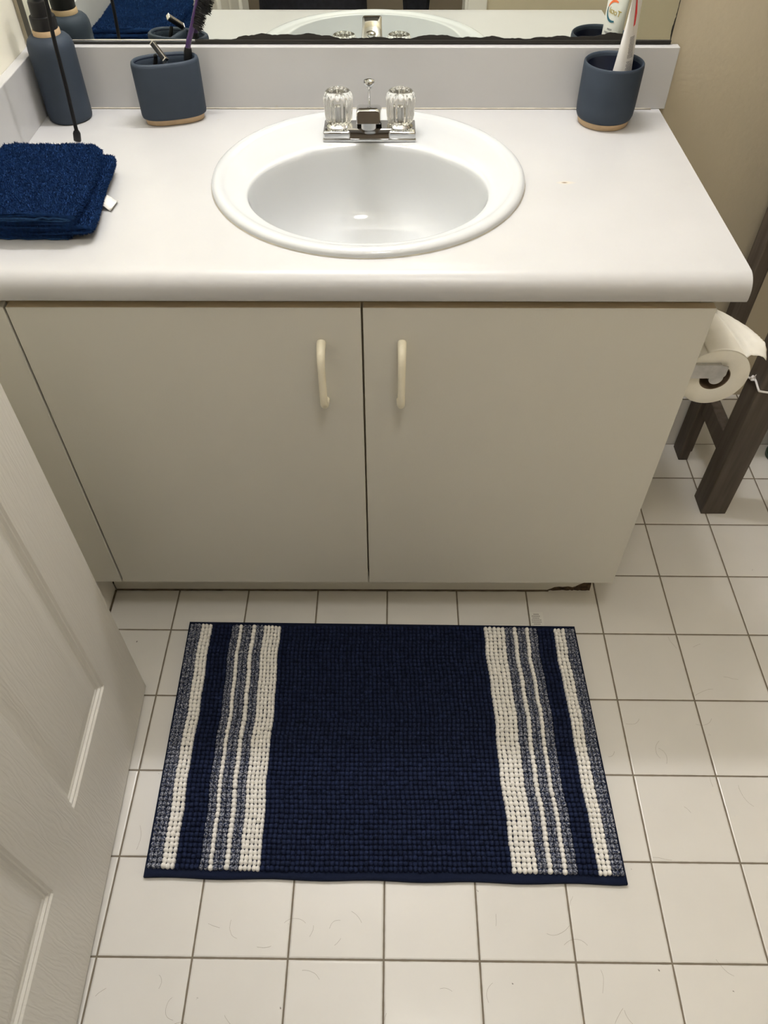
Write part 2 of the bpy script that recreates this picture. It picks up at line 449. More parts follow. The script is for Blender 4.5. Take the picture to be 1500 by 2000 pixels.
# ------------------------------------------------------------------ countertop with rolled front, splashes
ct = thing('countertop', 'white laminate countertop with rolled front edge and splash-backs', 'countertop', (0, 0, 0))
SC, SR = V((.4300, .9300)), .2455          # sink outline
BC, BA, BB = V((.4305, .8700)), .1825, .1560
XE = .951
bm = bmesh.new()
hole = SR-.014; y0, y1, x0, x1 = .690, YW-.0005, XL+.0005, XE
cor = [math.atan2(y-SC.y, x-SC.x) % (2*pi) for x in (x0, x1) for y in (y0, y1)]
angs = sorted([a for a in (2*pi*k/120 for k in range(120)) if min(abs(a-c) for c in cor) > .02] + cor)
inn, out, low = [], [], []
for a in angs:
    c, s = cos(a), sin(a)
    t = min([(x1-SC.x)/c if c > 1e-9 else 1e9, (x0-SC.x)/c if c < -1e-9 else 1e9, (y1-SC.y)/s if s > 1e-9 else 1e9, (y0-SC.y)/s if s < -1e-9 else 1e9])
    hh = min(hole, (SC.y-y0-.004)/max(1e-6, -s)) if s < 0 else hole
    inn.append(bm.verts.new((SC.x+hh*c, SC.y+hh*s, ZC))); out.append(bm.verts.new((SC.x+t*c, SC.y+t*s, ZC)))
    low.append(bm.verts.new((SC.x+hh*c, SC.y+hh*s, ZC-.036)))
bridge(bm, [low, inn, out], len(angs))
nose = [(y0, ZC), (.676, ZC)] + [(.662-.0255*sin(t), ZC-.0255+.0255*cos(t)-.0) for t in [pi/2*k/10 for k in range(1, 11)]] + [(.6363, .805), (.6375, .801), (.640, .7992), (.70, .7992), (y0+.01, .7992)]
nose[1:1] = [(.684, ZC)]
nv = [[bm.verts.new((x, y, z)) for y, z in nose] for x in (x0, x1)]
bridge(bm, nv, len(nose), False); bm.faces.new(nv[0]); bm.faces.new(nv[1][::-1])
for x in (x1,):
    bm.faces.new([bm.verts.new(p) for p in ((x, y0, .7992), (x, y1, .7992), (x, y1, ZC), (x, y0, ZC))])
bmesh.ops.remove_doubles(bm, verts=bm.verts[:], dist=1e-5)
wt = obj('worktop', bm, 'counter', ct, True, 30)
for p in wt.data.polygons:
    if p.normal.z > .9999 or abs(p.normal.x) > .99: p.use_smooth = False
obj('backsplash', bx((XL+.0185, YW-.0185, ZC), (.9610, YW-.0006, .9372), .0012, 2), 'counter', ct, False)
obj('side_splash', bx((XL+.0006, .650, ZC), (XL+.0183, YW-.0006, .9345), .0012, 2), 'counter', ct, False)

yb_ = YW-.0186
obj('caulk_bead', loft([[(x, yb_, ZC+.0002), (x, yb_-.0022-.0006*random.random(), ZC+.0002), (x, yb_, ZC+.0022+.0006*random.random())] for x in [XL+.02+k*.02 for k in range(57) if XL+.02+k*.02 < XE]]), 'bead', ct, True, 0)

# ------------------------------------------------------------------ round drop-in sink
def sink():
    n = 128; rings = []
    lip = [(0, .0), (0, .0045), (.0012, .0068), (.004, .0090), (.009, .0105), (.014, .0100), (.018, .0085), (.021, .0072), (.0235, .0068)]
    zz = ZC+.0004
    for dr, z in lip: rings.append([(SC.x+(SR-dr)*cos(2*pi*k/n), SC.y+(SR-dr)*sin(2*pi*k/n), zz+z) for k in range(n)])
    def bowl(s, k):
        a = 2*pi*k/n; x = BA*cos(a)*s; y = BB*sin(a)*s
        if sin(a) > 0: y += .006*s**3*(1/(1+exp((abs(x)-.107)/.0035)))
        return V((BC.x+x, BC.y+y))
    ri = SR-.0235
    for t, z in ((.3, .0068), (.6, .0066), (.85, .0062), (.94, .0056), (.98, .0040), (1., .0015)):
        r = []
        for k in range(n):
            o = SC+V((cos(2*pi*k/n), sin(2*pi*k/n)))*ri; q = o.lerp(bowl(1, k), t); r.append((q.x, q.y, zz+z))
        rings.append(r)
    for s, z in ((.992, -.004), (.984, -.011), (.97, -.025), (.95, -.045), (.92, -.068), (.87, -.09), (.79, -.108), (.68, -.121), (.52, -.131), (.34, -.137), (.2, -.140), (.13, -.1415)):
        r = []
        for k in range(n):
            q = bowl(s, k); q = V((q.x, q.y + .0*(1-s))); r.append((q.x, q.y, zz+z))
        rings.append(r)
    bm = bmesh.new(); R = [[bm.verts.new(p) for p in r] for r in rings]; bridge(bm, R, n)
    # underside, so the bowl has thickness
    R2 = [[bm.verts.new((SC.x+(p[0]-SC.x)*.99 if i < 3 else p[0], p[1], p[2]-.006)) for p in rings[j]] for i, j in enumerate(range(len(rings)-1, 17, -1))]
    bridge(bm, [R[-1]]+R2, n)
    return bm
sk = thing('sink', 'round white porcelain drop-in sink set in the countertop', 'sink', (0, 0, 0))
obj('basin', sink(), 'porcelain', sk, True, 60)
n = 160
obj('sealant_ring', lathe([(SR-.001, ZC+.0003), (SR+.0012, ZC+.0003), (SR-.0002, ZC+.0016), (SR-.001, ZC+.0016)], n, None, SC.x, SC.y, lambda t, i: 1+.0012*sin(9*t)*sin(4*t+1)), 'bead', sk)
dz = ZC-.1415
obj('drain', lathe([(.0, dz-.004), (.016, dz-.004), (.018, dz+.001), (.024, dz+.0035), (.0255, dz+.001), (.0255, dz-.005)], 40, None, BC.x, BC.y), 'chrome', sk)
obj('stopper', lathe([(0, dz+.007), (.012, dz+.0065), (.0155, dz+.004), (.0155, dz+.0)], 32, None, BC.x, BC.y), 'dullchrome', sk)

# ------------------------------------------------------------------ faucet
fz = ZC+.0072
fa = thing('faucet', 'chrome two-handle faucet with clear fluted knobs at the back of the sink', 'faucet', (.4300, 1.0650, fz))
bm = bmesh.new()
# foot plate, then the two end blocks and the lower middle
box(bm, (-.0775, -.0275, 0), (.0775, .0275, .0045), .001)
for s in (-1, 1):
    vs = box(bm, (s*.0545-.0225, -.0265, .003), (s*.0545+.0225, .0265, .0155), .003, 3)
sec = [[(x, y*k, z) for y, z in ((-.0265, .003), (-.0222, .0170), (-.0205, .0178+.001*k), (.014, .0178+.001*k), (.0255, .0105), (.0265, .003))] for x, k in ((-.036, .95), (-.02, .98), (-.012, 1), (.012, 1), (.02, .98), (.036, .95))]
loft(sec, bm)
obj('faucet_base', bm, 'chrome', fa, True, 30)
# spout: rises towards the bowl, squarish with rounded top
sec = []
for y, w, zb, zt_ in ((.020, .017, .006, .030), (.012, .0195, .006, .040), (-.004, .0205, .012, .050), (-.03, .0200, .030, .060), (-.06, .0190, .046, .0685), (-.076, .0188, .0505, .0722)):
    c = .005; h = zt_-zb
    if True: sec.append([(-w, y, zb), (-w, y, zt_-c), (-w+c*.3, y, zt_-c*.35), (-w+c, y, zt_), (w-c, y, zt_), (w-c*.3, y, zt_-c*.35), (w, y, zt_-c), (w, y, zb)])
for dy, w, dz_ in ((0., .0187, 0.), (-.0016, .0172, -.0006)):
    sec.append([(-w, -.0895+dy, .0535-dz_*2), (-w, -.0858+dy, .0690+dz_), (-w+.0012, -.0853+dy, .0710+dz_), (-w+.004, -.0848+dy, .0722+dz_), (w-.004, -.0848+dy, .0722+dz_), (w-.0012, -.0853+dy, .0710+dz_), (w, -.0858+dy, .0690+dz_), (w, -.0895+dy, .0535-dz_*2)])
obj('spout', loft(sec), 'chrome', fa, True, 32)
bm = lathe([(0, .0), (.009, .0), (.0115, .001), (.0115, .012), (0, .012)], 32); bmesh.ops.translate(bm, verts=bm.verts, vec=(0, -.073, .0405))
obj('aerator', bm, 'dullchrome', fa)
bm = lathe([(.0018, .02), (.0018, .062), (.0042, .064), (.0045, .068), (.0085, .0715), (.0093, .074), (.0085, .0765), (.003, .0785), (0, .0787)], 28)
bmesh.ops.translate(bm, verts=bm.verts, vec=(-.0005, .026, 0)); obj('lift_rod', bm, 'chrome', fa)
for s in (-1, 1):
    kx = s*.0515
    ob = obj('knob', (lambda bm: (bmesh.ops.scale(bm, vec=(1, 1, .93), verts=bm.verts), bmesh.ops.translate(bm, verts=bm.verts, vec=(kx, .007, .0165)), bm)[2])(
        lathe([(0, .000), (.0150, .000), (.0185, .002), (.0212, .007), (.0222, .016), (.0232, .034), (.0236, .044), (.0226, .050), (.0200, .0545), (.0165, .056), (.0145, .0552), (.0130, .0525), (0, .0520)], 144, None, 0, 0,
              lambda t, i: 1+(.045*cos(16*t) if 3 <= i <= 6 else (.015*cos(16*t) if i in (2, 7) else 0)))), 'acrylic', fa, True, 50, label='clear fluted acrylic knob')
    bm = lathe([(.0235, .0), (.0235, .002), (.020, .005), (.0165, .008), (.0150, .0105), (.0, .0105)], 48); bmesh.ops.translate(bm, verts=bm.verts, vec=(kx, .007, .0140))
    obj('knob_collar', bm, 'chrome', fa)
    obj('knob_stem', lathe([(0, .020), (.0058, .020), (.0058, .046), (.0040, .048), (0, .048)], 20, None, kx, .007), 'dullchrome', fa)

# ------------------------------------------------------------------ mirror
mi = thing('mirror', 'wall mirror above the backsplash with black corrosion along its lower edge', 'mirror', (0, YW, .9440))
obj('glass', bx((-.1487, -.0045, 0), (.9456, -.0005, 1.0)), 'mirror', mi, False)
obj('bottom_channel', bx((-.150, -.0065, -.0030), (.1290, -.0003, .0003), .0004, 1), 'steel', mi, False)
obj('bottom_shade_and_blackening', bx((-.150, -.0062, -.0062), (.9465, -.0003, -.0031), .0003, 1), 'dark', mi, False, label='black strip painted for the shaded gap under the glass')  # shade of the gap below the channel, painted as a dark strip
obj('bottom_shade_and_blackening', bx((.1292, -.0066, -.0031), (.9465, -.0003, .0002), .0003, 1), 'dark', mi, False, label='blackened stretch of the lower channel')
obj('side_channel', bx((-.1563, -.0070, -.004), (-.1487, -.0003, 1.0), .0005, 1), 'duskmetal', mi, False, label='dull grey metal strip down the left edge')
# black creeping edge: an irregular strip
bm = bmesh.new(); n = 170; lo_, hi_ = [], []
for i in range(n+1):
    x = .1150+(.8750-.1150)*i/n
    h = .0030+.0022*sin(x*23+1)+.0016*sin(x*61)+.0009*sin(x*160)+.0012*random.random()
    if .20 < x < .55: h += .0028*exp(-((x-.27)/.06)**2)+.0012
    if x > .68: h += .0022
    h *= min(1, (x-.112)/.10)
    if x > .83: h *= max(.3, 1.0+.25*sin((x-.83)*80))
    h = max(.0005, h) if i < n else .0005
    lo_.append((x, 0)); hi_.append((x, h))
f0 = [[bm.verts.new((x, y, z)) for x, z in (l, h)] for l, h in zip(lo_, hi_) for y in (-.0050,)]
f1 = [[bm.verts.new((x, y, z)) for x, z in (l, h)] for l, h in zip(lo_, hi_) for y in (-.0046,)]
for i in range(n):
    bm.faces.new((f0[i][0], f0[i+1][0], f0[i+1][1], f0[i][1])); bm.faces.new((f0[i][1], f0[i+1][1], f1[i+1][1], f1[i][1]))
obj('edge_corrosion', bm, 'dark', mi, False, label='black blotchy corrosion along the lower edge')
bm = bmesh.new(); z = 0.0
L0, L1 = [], []
for i in range(60):
    z = i*.0035; w = .0008+.0016*max(0, sin(z*90)*sin(z*37+1))+.0008*random.random()
    L0.append(bm.verts.new((.9456, -.0050, z))); L1.append(bm.verts.new((.9456-w, -.0050, z)))
for i in range(59): bm.faces.new((L0[i], L0[i+1], L1[i+1], L1[i]))
obj('edge_corrosion', bm, 'dark', mi, False)

# ------------------------------------------------------------------ soap dispenser (slate stoneware bottle, black pump)
sd = thing('soap_dispenser', 'tall slate blue stoneware soap bottle with black pump in the left corner', 'soap dispenser', (-.1015, 1.1535, ZC+.0005))
obj('bottle', lathe([(0, .0), (.0335, .0), (.0362, .002), (.0372, .006), (.0374, .02), (.0376, .095), (.0378, .110), (.0370, .118), (.0345, .1245), (.0300, .129), (.0240, .1312), (.0225, .1315), (0, .1315)], 72), 'slate', sd, True, 50)
obj('neck_ring', lathe([(.0215, .1313), (.0222, .1318), (.0218, .1385), (.0212, .1395), (0, .1396)], 56), 'clay', sd, True, 50, label='bare clay ring at the neck')
pm = obj('pump', lathe([(.0195, .1395), (.0205, .1405), (.0208, .155), (.0200, .158), (.0165, .159), (.0160, .178), (.0150, .180), (.0075, .181), (.0070, .205), (0, .205)], 48), 'black', sd, True, 40)
bm = bx((-.014, -.014, .204), (.014, .014, .220), .005, 3); tube(smooth_path([(0, 0, .213), (.02, -.02, .214), (.034, -.034, .210), (.038, -.038, .203)], 4), .0055, 12, bm)
obj('nozzle', bm, 'black', pm, True, 40)

# ------------------------------------------------------------------ oval holder with divider, razor and brush
HA, HX, HY = .30, .0860, 1.1440
th = thing('toothbrush_holder', 'oval slate blue stoneware holder with two openings beside the soap bottle', 'holder', (HX, HY, ZC+.0005), HA)
def oval(a, b, z, n=96, p=2.5):
    out = []
    for k in range(n):
        t = 2*pi*k/n; c, s = cos(t), sin(t)
        out.append((a*math.copysign(abs(c)**(2/p), c), b*math.copysign(abs(s)**(2/p), s), z))
    return out
A, Bo, HH = .0560, .0300, .0985
body = [oval(A-.004, Bo-.004, .0095), oval(A-.001, Bo-.001, .0115), oval(A, Bo, .016), oval(A+.0005, Bo+.0005, HH-.006), oval(A-.0005, Bo-.0005, HH-.002), oval(A-.003, Bo-.003, HH), oval(A-.0045, Bo-.0045, HH-.0004), oval(A-.0062, Bo-.0062, HH-.0025), oval(A-.0075, Bo-.0075, HH-.012), oval(A-.008, Bo-.008, .020)]
obj('holder_body', loft(body), 'slate', th, True, 60)
obj('base_band', loft([oval(A-.0075, Bo-.0075, .0), oval(A-.006, Bo-.006, .001), oval(A-.0045, Bo-.0045, .0098)]), 'clay', th, True, 50, label='bare clay base band')
obj('holder_lining', loft([oval(A-.0064, Bo-.0064, HH-.0035), oval(A-.0072, Bo-.0072, HH-.012), oval(A-.0078, Bo-.0078, .0204)], None, True, False), 'slatein', th, True, 60, label='dark glazed inside')
dv = loft([[(-w, y, z) for y in (-Bo+.004, 0, Bo-.004)]+[(w, y, z) for y in (Bo-.004, 0, -Bo+.004)] for w, z in ((.0045, .021), (.0045, HH-.006), (.004, HH-.0025), (.002, HH-.001))])
obj('divider', dv, 'slate', th, True, 50)

def at_holder(p): return V((HX, HY, 0))+Matrix.Rotation(HA, 3, 'Z') @ V(p)
rz = thing('razor', 'silver and black razor standing head-up in the oval holder', 'razor', at_holder((-.012, -.004, ZC+.030)))
p = smooth_path([(-.016, .004, -.005), (-.012, .004, .03), (-.006, .002, .058), (-.002, .001, .070), (-.001, -.001, .076)], 5)
obj('razor_handle', tube(p, [.0046-.0016*i/(len(p)-1) for i in range(len(p))], 12), 'black', rz)
hd = bpy.data.objects.new('razor_head', None)
def hp(bm):
    m4 = Matrix.Translation((.0075, -.004, .0825)) @ Euler((math.radians(-30), math.radians(38), math.radians(-38))).to_matrix().to_4x4()
    bmesh.ops.transform(bm, matrix=m4, verts=bm.verts); return bm
bm = bmesh.new(); box(bm, (-.0165, -.005, -.004), (.0165, .005, .003), .0015)
rh = obj('razor_head', hp(bm), 'black', rz, False)
bm = bmesh.new()
for k in range(3): box(bm, (-.0150, -.0040+k*.0025, .003), (.0150, -.0026+k*.0025, .0038))
box(bm, (-.0170, -.0055, -.0035), (-.0150, .0055, .0038), .0006); box(bm, (.0150, -.0055, -.0035), (.0170, .0055, .0038), .0006)
obj('blades', hp(bm), 'steel', rh, False, label='bright steel blades and clips')
bpy.data.objects.remove(hd)

br = thing('toothbrush', 'purple-handled toothbrush with black bristles in the oval holder', 'toothbrush', at_holder((.026, .004, ZC+.022)))
org = br.location.copy()
p = smooth_path([(.1120, 1.1620, .861), (.1170, 1.1660, .900), (.1235, 1.1690, .9440), (.1335, 1.1700, .968), (.1430, 1.1700, .991), (.1520, 1.1700, 1.012), (.1580, 1.1700, 1.027)], 6)
p = [q-org for q in p]; rr = [.0052 if i < 12 else (.0044 if i < 20 else .0040) for i in range(len(p))]
obj('brush_handle', tube(p, rr, 14), 'purple', br)
obj('grip', tube(p[:13], [.0068]*12+[.0056], 14), 'black', br, label='black rubber grip on the lower handle')
bm = bmesh.new(); dirv = (p[-1]-p[-14]).normalized(); side = V((.82, -.35, -.36)); side = (side-dirv*side.dot(dirv)).normalized(); wv = dirv.cross(side)
for i in range(260):
    t = random.random(); base = p[-17].lerp(p[-1], t)+wv*random.uniform(-.004, .004)+side*.002
    tip = base+side*random.uniform(.012, .019)+dirv*random.uniform(-.003, .003)+wv*random.uniform(-.0015, .0015)
    tube([base, tip], [.00075, .0004], 5, bm)
obj('bristles', bm, 'black', br, True, 0, kind='stuff', label='splayed black bristles')

# ------------------------------------------------------------------ tumbler and toothpaste tube
CX, CY = .8385, 1.1385
cup = thing('tumbler', 'round slate blue stoneware tumbler at the right end of the countertop', 'cup', (CX, CY, ZC+.0005))
obj('cup_body', lathe([(.0440, .0100), (.0465, .0115), (.0485, .0165), (.0495, .030), (.0500, .0920), (.0495, .0958), (.0480, .0972), (.0465, .0965), (.0452, .093), (.0445, .018), (.040, .0135), (0, .013)], 96), 'slate', cup, True, 60)
obj('cup_lining', lathe([(.0449, .090), (.0443, .018), (.039, .0138), (0, .0134)], 96), 'slatein', cup, True, 60, label='dark navy glazed inside')
obj('base_band', lathe([(0, 0), (.0415, 0), (.0430, .0012), (.0450, .0102), (.0, .0102)], 96), 'clay', cup, True, 50, label='bare clay base band')

tp = thing('toothpaste_tube', 'white toothpaste tube standing crimp-up in the slate blue tumbler', 'toothpaste', (.8575, 1.150, ZC+.0145), math.radians(56))
# local frame: width along x, printed face towards local +y ... turned so the print faces the mirror
TW = .0245
def tsec(z, w, t, n=40):
    return [(w*cos(2*pi*k/n), t*math.copysign(abs(sin(2*pi*k/n))**.9, sin(2*pi*k/n)), z) for k in range(n)]
H0, H1 = .028, .172
secs = [tsec(H0-.008, .009, .009), tsec(H0-.003, .017, .016), tsec(H0, .0178, .0172)]
for i in range(1, 13):
    t = i/12; secs.append(tsec(H0+(H1-H0)*t, .0178+(TW-.0178)*t, .0172*(1-t)**.85+.0011))
secs.append(tsec(H1+.012, TW, .0011))
obj('tube_body', loft(secs), 'tube', tp, True, 60)
obj('cap', lathe([(0, 0), (.0115, 0), (.0120, .001), (.0112, .020), (0, .020)], 36, None, 0, 0, lambda t, i: 1+.015*cos(24*t)), 'white', tp, True, 50)
def tube_y(x, z, out=.0006):
    """surface of the tube front at (x, z)"""
    t = max(0, min(1, (z-H0)/(H1-H0))); w = .0178+(TW-.0178)*t; th_ = .0172*(1-t)**.85+.0011
    return th_*max(0., 1-(x/w)**2)**.45+out
def wrap(me, sgn, out=.0005):
    for v in me.vertices: v.co.y = sgn*tube_y(v.co.x, v.co.z, out)
    return me
def text_mesh(body, size, place):
    cu = bpy.data.curves.new('t', 'FONT'); cu.body = body; cu.size = size; cu.align_x = 'CENTER'; cu.resolution_u = 3
    o = bpy.data.objects.new('t', cu); C.objects.link(o)
    bpy.context.view_layer.update()
    me = bpy.data.meshes.new_from_object(o.evaluated_get(bpy.context.evaluated_depsgraph_get()))
    bpy.data.objects.remove(o)
    for v in me.vertices: v.co = V(place(v.co.x, v.co.y))
    return me
# front print: reads up the tube; seen from +y, x runs to the left
def arc_mesh(cx, cz, r, w, a0, a1, n=28):
    vs, fs = [], []
    for i in range(n+1):
        a = a0+(a1-a0)*i/n; ww = w*(.35+.65*sin(pi*min(1, .12+.88*i/n)))
        vs += [(cx+(r-ww/2)*cos(a), 0, cz+(r-ww/2)*sin(a)), (cx+(r+ww/2)*cos(a), 0, cz+(r+ww/2)*sin(a))]
        if i: fs.append((2*i-2, 2*i-1, 2*i+1, 2*i))
    return pyd(vs, fs)
fc = .1210
# logo: open ring, dark teal below, red orange above
link('logo_ring', wrap(arc_mesh(.0015, fc, .0150, .0040, math.radians(292), math.radians(165)), 1), 'teal', tp, False)
link('logo_ring', wrap(arc_mesh(.0015, fc, .0150, .0036, math.radians(68), math.radians(165)), 1), 'orange', tp, False, label='red orange upper arc of the ring')
ca, sa = cos(math.radians(8)), sin(math.radians(8))
link('brand_word', wrap(text_mesh('Total', .0125, lambda x, y: (.0035-(x*ca-y*sa), 0, fc-.0045+(x*sa+y*ca))), 1, .0007), 'gold', tp, False, label='gold word across the ring')
bm = bmesh.new()
for z, w, x0_ in ((.0930, .010, .002), (.0875, .016, -.001), (.0820, .014, -.001)):
    k = x0_+w/2
    while k > x0_-w/2:
        l = random.uniform(.0012, .0026); a = [bm.verts.new((q, 0, zz)) for q, zz in ((k, z), (k-l, z), (k-l, z+.0026), (k, z+.0026))]; bm.faces.new(a); k -= l+.0007
me = bpy.data.meshes.new('small'); bm.to_mesh(me); bm.free()
link('small_print', wrap(me, 1), 'grey', tp, False)
# back print: grey text block and a red flash near the crimp
bm = bmesh.new(); z = .052
while z < .120:
    if not (.083 < z < .087):
        k = -.002
        while k > -.0145:
            l = random.uniform(.001, .003); a = [bm.verts.new((q, 0, zz)) for q, zz in ((k, z), (max(-.0155, k-l), z), (max(-.0155, k-l), z+.0013), (k, z+.0013))]; bm.faces.new(a); k -= l+.0006
    z += .0020
me = bpy.data.meshes.new('block'); bm.to_mesh(me); bm.free()
link('small_print', wrap(me, -1), 'grey', tp, False)
link('red_flash', wrap(pyd([(-.0100, 0, .1330), (-.0050, 0, .1350), (-.0020, 0, .1500), (-.0050, 0, .1700), (-.0100, 0, .1700), (-.0100, 0, .150)], [(0, 1, 2, 3, 4, 5)]), -1), 'red', tp, False, label='red flash near the crimp')

# ------------------------------------------------------------------ folded navy face towel
def towel():
    """one sheet folded over and over: its section (x, z) swept front to back, then roughened"""
    th_ = .0038
    path = smooth_path([(.0050, 0, .0048), (-.03, 0, .0046), (-.10, 0, .0046), (-.128, 0, .0052), (-.1335, 0, .0095), (-.128, 0, .0138), (-.09, 0, .0140), (-.02, 0, .0136), (.020, 0, .0130), (.0310, 0, .0150), (.0330, 0, .0195), (.0270, 0, .0232), (-.02, 0, .0226),
                        (-.09, 0, .0224), (-.128, 0, .0232), (-.1335, 0, .0272), (-.128, 0, .0312), (-.09, 0, .0312), (-.03, 0, .0300), (.006, 0, .0302), (.0180, 0, .0322), (.0205, 0, .0366), (.0150, 0, .0405), (-.02, 0, .0418), (-.09, 0, .0412), (-.1345, 0, .0398)], 6)
    n = len(path); m = 64
    up, dn = [], []
    for i, q in enumerate(path):
        d = (path[min(i+1, n-1)]-path[max(i-1, 0)]); nn = V((-d.z, 0, d.x)).normalized()
        up.append(q+nn*th_); dn.append(q-nn*th_)
    ring = up+dn[::-1]
    from mathutils import noise
    secs = []
    for j in range(m+1):
        t = j/m; s = []
        for i, q in enumerate(ring):
            fr = i/(len(ring)-1); lev = q.z/.042
            yf = .7330-.010*lev; yb = .9440-.004*lev
            sk = .010*(t)                    # the pile is turned a little
            x = q.x+(.018*(.42-t)+.006*sin(pi*t))*max(0, min(1, (q.x+.12)/.1))+(.004*sin(7*t+1) if .012 < q.z < .027 and q.x > 0 else 0)
            y = yf+(yb-yf)*t+.010*sin(3.1*fr+2)*t*0
            z = q.z; e_ = exp(-(t/.28)**2)*max(0, min(1, (.028-q.x)/.03))*max(0, min(1, (q.x+.135)/.03))
            if q.z > .036: z += .0050*e_
            elif q.z > .010: z -= .0062*e_*min(1, q.z/.031)
            if q.z > .020: z = .020+(q.z-.020)*(1-.28*exp(-((t-.0)/.10)**2)*0)
            p_ = V((x, y, z))
            k = noise.noise(V((x*16, y*16, z*30)))*.0022+noise.noise(V((x*110, y*110, z*160)))*.0011
            p_.z += k*.8+.0011*sin(x*300+6*noise.noise(V((y*6, x*3, 0))))*(1 if q.z > .038 else 0)
            p_.x += k*.7; p_.y += (noise.noise(V((x*60, fr*40, 3.)))*.003+noise.noise(V((x*12, fr*9, 7.)))*.004)*(1 if t in (0., 1.) else .3)
            p_.z = max(.0016, p_.z)
            s.append(p_)
        secs.append(s)
    bm = loft(secs)
    return bm, secs, len(up)
tw = thing('face_towel', 'folded navy blue terry face towel at the left front of the countertop', 'towel', (0, 0, ZC+.0001))
bm, secs, nu = towel()
# terry loops
strands_v, strands_f = [], []
def strand(p_, nrm, ln):
    t1 = nrm.orthogonal().normalized(); t2 = nrm.cross(t1); w = .0008; a = random.random()*6.28
    e = (t1*cos(a)+t2*sin(a)); f = nrm.cross(e); tip = p_+nrm*ln+e*random.uniform(-1, 1)*ln*.8; tip.z = max(tip.z, .0006)
    b0 = len(strands_v); strands_v.extend([p_+e*w, p_-e*w*.5+f*w*.87, p_-e*w*.5-f*w*.87, tip]); strands_f.extend([(b0, b0+1, b0+3), (b0+1, b0+2, b0+3), (b0+2, b0, b0+3)])
bm.normal_update(); bmesh.ops.recalc_face_normals(bm, faces=bm.faces[:])
for f in bm.faces:
    c = f.calc_center_median()
    if len(f.verts) > 4: continue
    hide = .008 < c.z < .036 and .745 < c.y < .94 and c.x < .0
    if hide or c.z < .0045: continue
    k = f.calc_area()/2.6e-6
    vs = [v.co for v in f.verts]
    for _ in range(int(k)+(random.random() < k % 1)):
        u, w = random.random(), random.random()
        q = vs[0].lerp(vs[1], u).lerp(vs[3].lerp(vs[2], u), w); strand(q, f.normal, random.uniform(.0016, .0036))
obj('terry_cloth', bm, 'towel', tw, True, 0)
link('terry_loops', pyd(strands_v, strands_f), 'towel', tw, False, kind='stuff')
# stitched hems along the front edges
for i0, i1, r in ((nu-48, nu-1, .0016), (1, 18, .0015)):
    obj('hem', tube([V((secs[0][i].x, secs[0][i].y-.0005, max(.002, secs[0][i].z-.0002))) for i in range(i0, i1)], r, 8), 'hem', tw, label='stitched hem on the front edge')
vs = []; fs = []
for i, (x, z) in enumerate(((.022, .0085), (.033, .0088), (.040, .0070), (.045, .0030), (.049, .0012), (.0520, .0055))):
    for y in (.822, .851): vs.append((x+(y-.822)*.12, y-.002*i, z+.0004*(i % 2)))
    if i: fs.append((2*i-2, 2*i, 2*i+1, 2*i-1))
ctag = link('care_tag', pyd(vs, fs), 'tag', tw, True, label='small white care tag')
so = ctag.modifiers.new('s', 'SOLIDIFY'); so.thickness = .0003

# ------------------------------------------------------------------ charging cable hanging in front of the soap bottle
ub = thing('charging_cable', 'thin black charging cable hanging in front of the soap bottle', 'cable', (-.0590, 1.04, ZC+.0035))
o = ub.location
pts = [(-.0552, 1.04, .8590), (-.0538, 1.04, .8850), (-.0509, 1.04, .932), (-.0485, 1.04, .997), (-.0440, 1.04, 1.047), (-.046, 1.045, 1.12), (-.075, 1.06, 1.22), (-.12, 1.07, 1.265), (-.150, 1.07, 1.27)]
obj('cable_lead', tube([q-o for q in smooth_path(pts, 6)], .0031, 10), 'blackrub', ub)
def seg(p0, p1, ws, ts, ks, m, nm, par):
    p0, p1 = V(p0), V(p1); d_ = (p1-p0); ax = d_.normalized(); u = V((1, 0, 0)); u = (u-ax*u.dot(ax)).normalized(); w = ax.cross(u); ss = []
    for k, a_, b_ in zip(ks, ws, ts):
        c = p0+d_*k; ss.append([c+u*a_*math.copysign(abs(cos(t))**.6, cos(t))+w*b_*math.copysign(abs(sin(t))**.6, sin(t))-o for t in [2*pi*j/20 for j in range(20)]])
    return obj(nm, loft(ss), m, par, True, 45)
pg = seg((-.0553, 1.04, .8600), (-.0583, 1.04, .8445), (.0032, .0052, .0060, .0060, .0054), (.0030, .0034, .0036, .0036, .0032), (-.12, .06, .22, .95, 1.), 'black', 'plug_housing', ub)
seg((-.0583, 1.04, .8445), (-.0592, 1.04, .8395), (.0038, .0040, .0040), (.0016, .0018, .0018), (0, .1, 1.), 'steel', 'metal_tip', pg)
obj('wall_plug', bx(V((XL+.002, 1.055, 1.25))-o, V((XL+.026, 1.085, 1.29))-o, .003), 'black', ub)
so_ = thing('wall_outlet', 'white wall outlet above the left end of the countertop', 'outlet', (XL, 1.07, 1.27))
obj('outlet_plate', bx((.0003, -.035, -.057), (.0019, .035, .057), .0008, 2), 'trim', so_, False)

# ------------------------------------------------------------------ bath mat
rug = thing('bath_mat', 'navy and white striped chenille bath mat on the tiled floor', 'bath mat', (.4545, .3735, 0), -.011)
RW, RD, SKEW = .8230, .5130, .027      # the mat lies slightly out of square
bm = bmesh.new()
n = 60
def rim(off, z):
    a, b_ = RW/2-off, RD/2-off; p_ = []
    for k in range(n): p_.append((-a+2*a*k/n, -b_+.0012*sin(k*.5)*1, z))
    for k in range(n): p_.append((a, -b_+2*b_*k/n, z))
    for k in range(n): p_.append((a-2*a*k/n, b_, z))
    for k in range(n): p_.append((-a, b_-2*b_*k/n, z))
    return [(q[0]-SKEW*q[1], q[1], q[2]) for q in p_]
loft([rim(.001, .0005), rim(0, .002), rim(0, .0085), rim(.002, .0105), rim(.0055, .0110), rim(.009, .0098)], bm)
obj('backing', bm, 'binding', rug, True, 40)
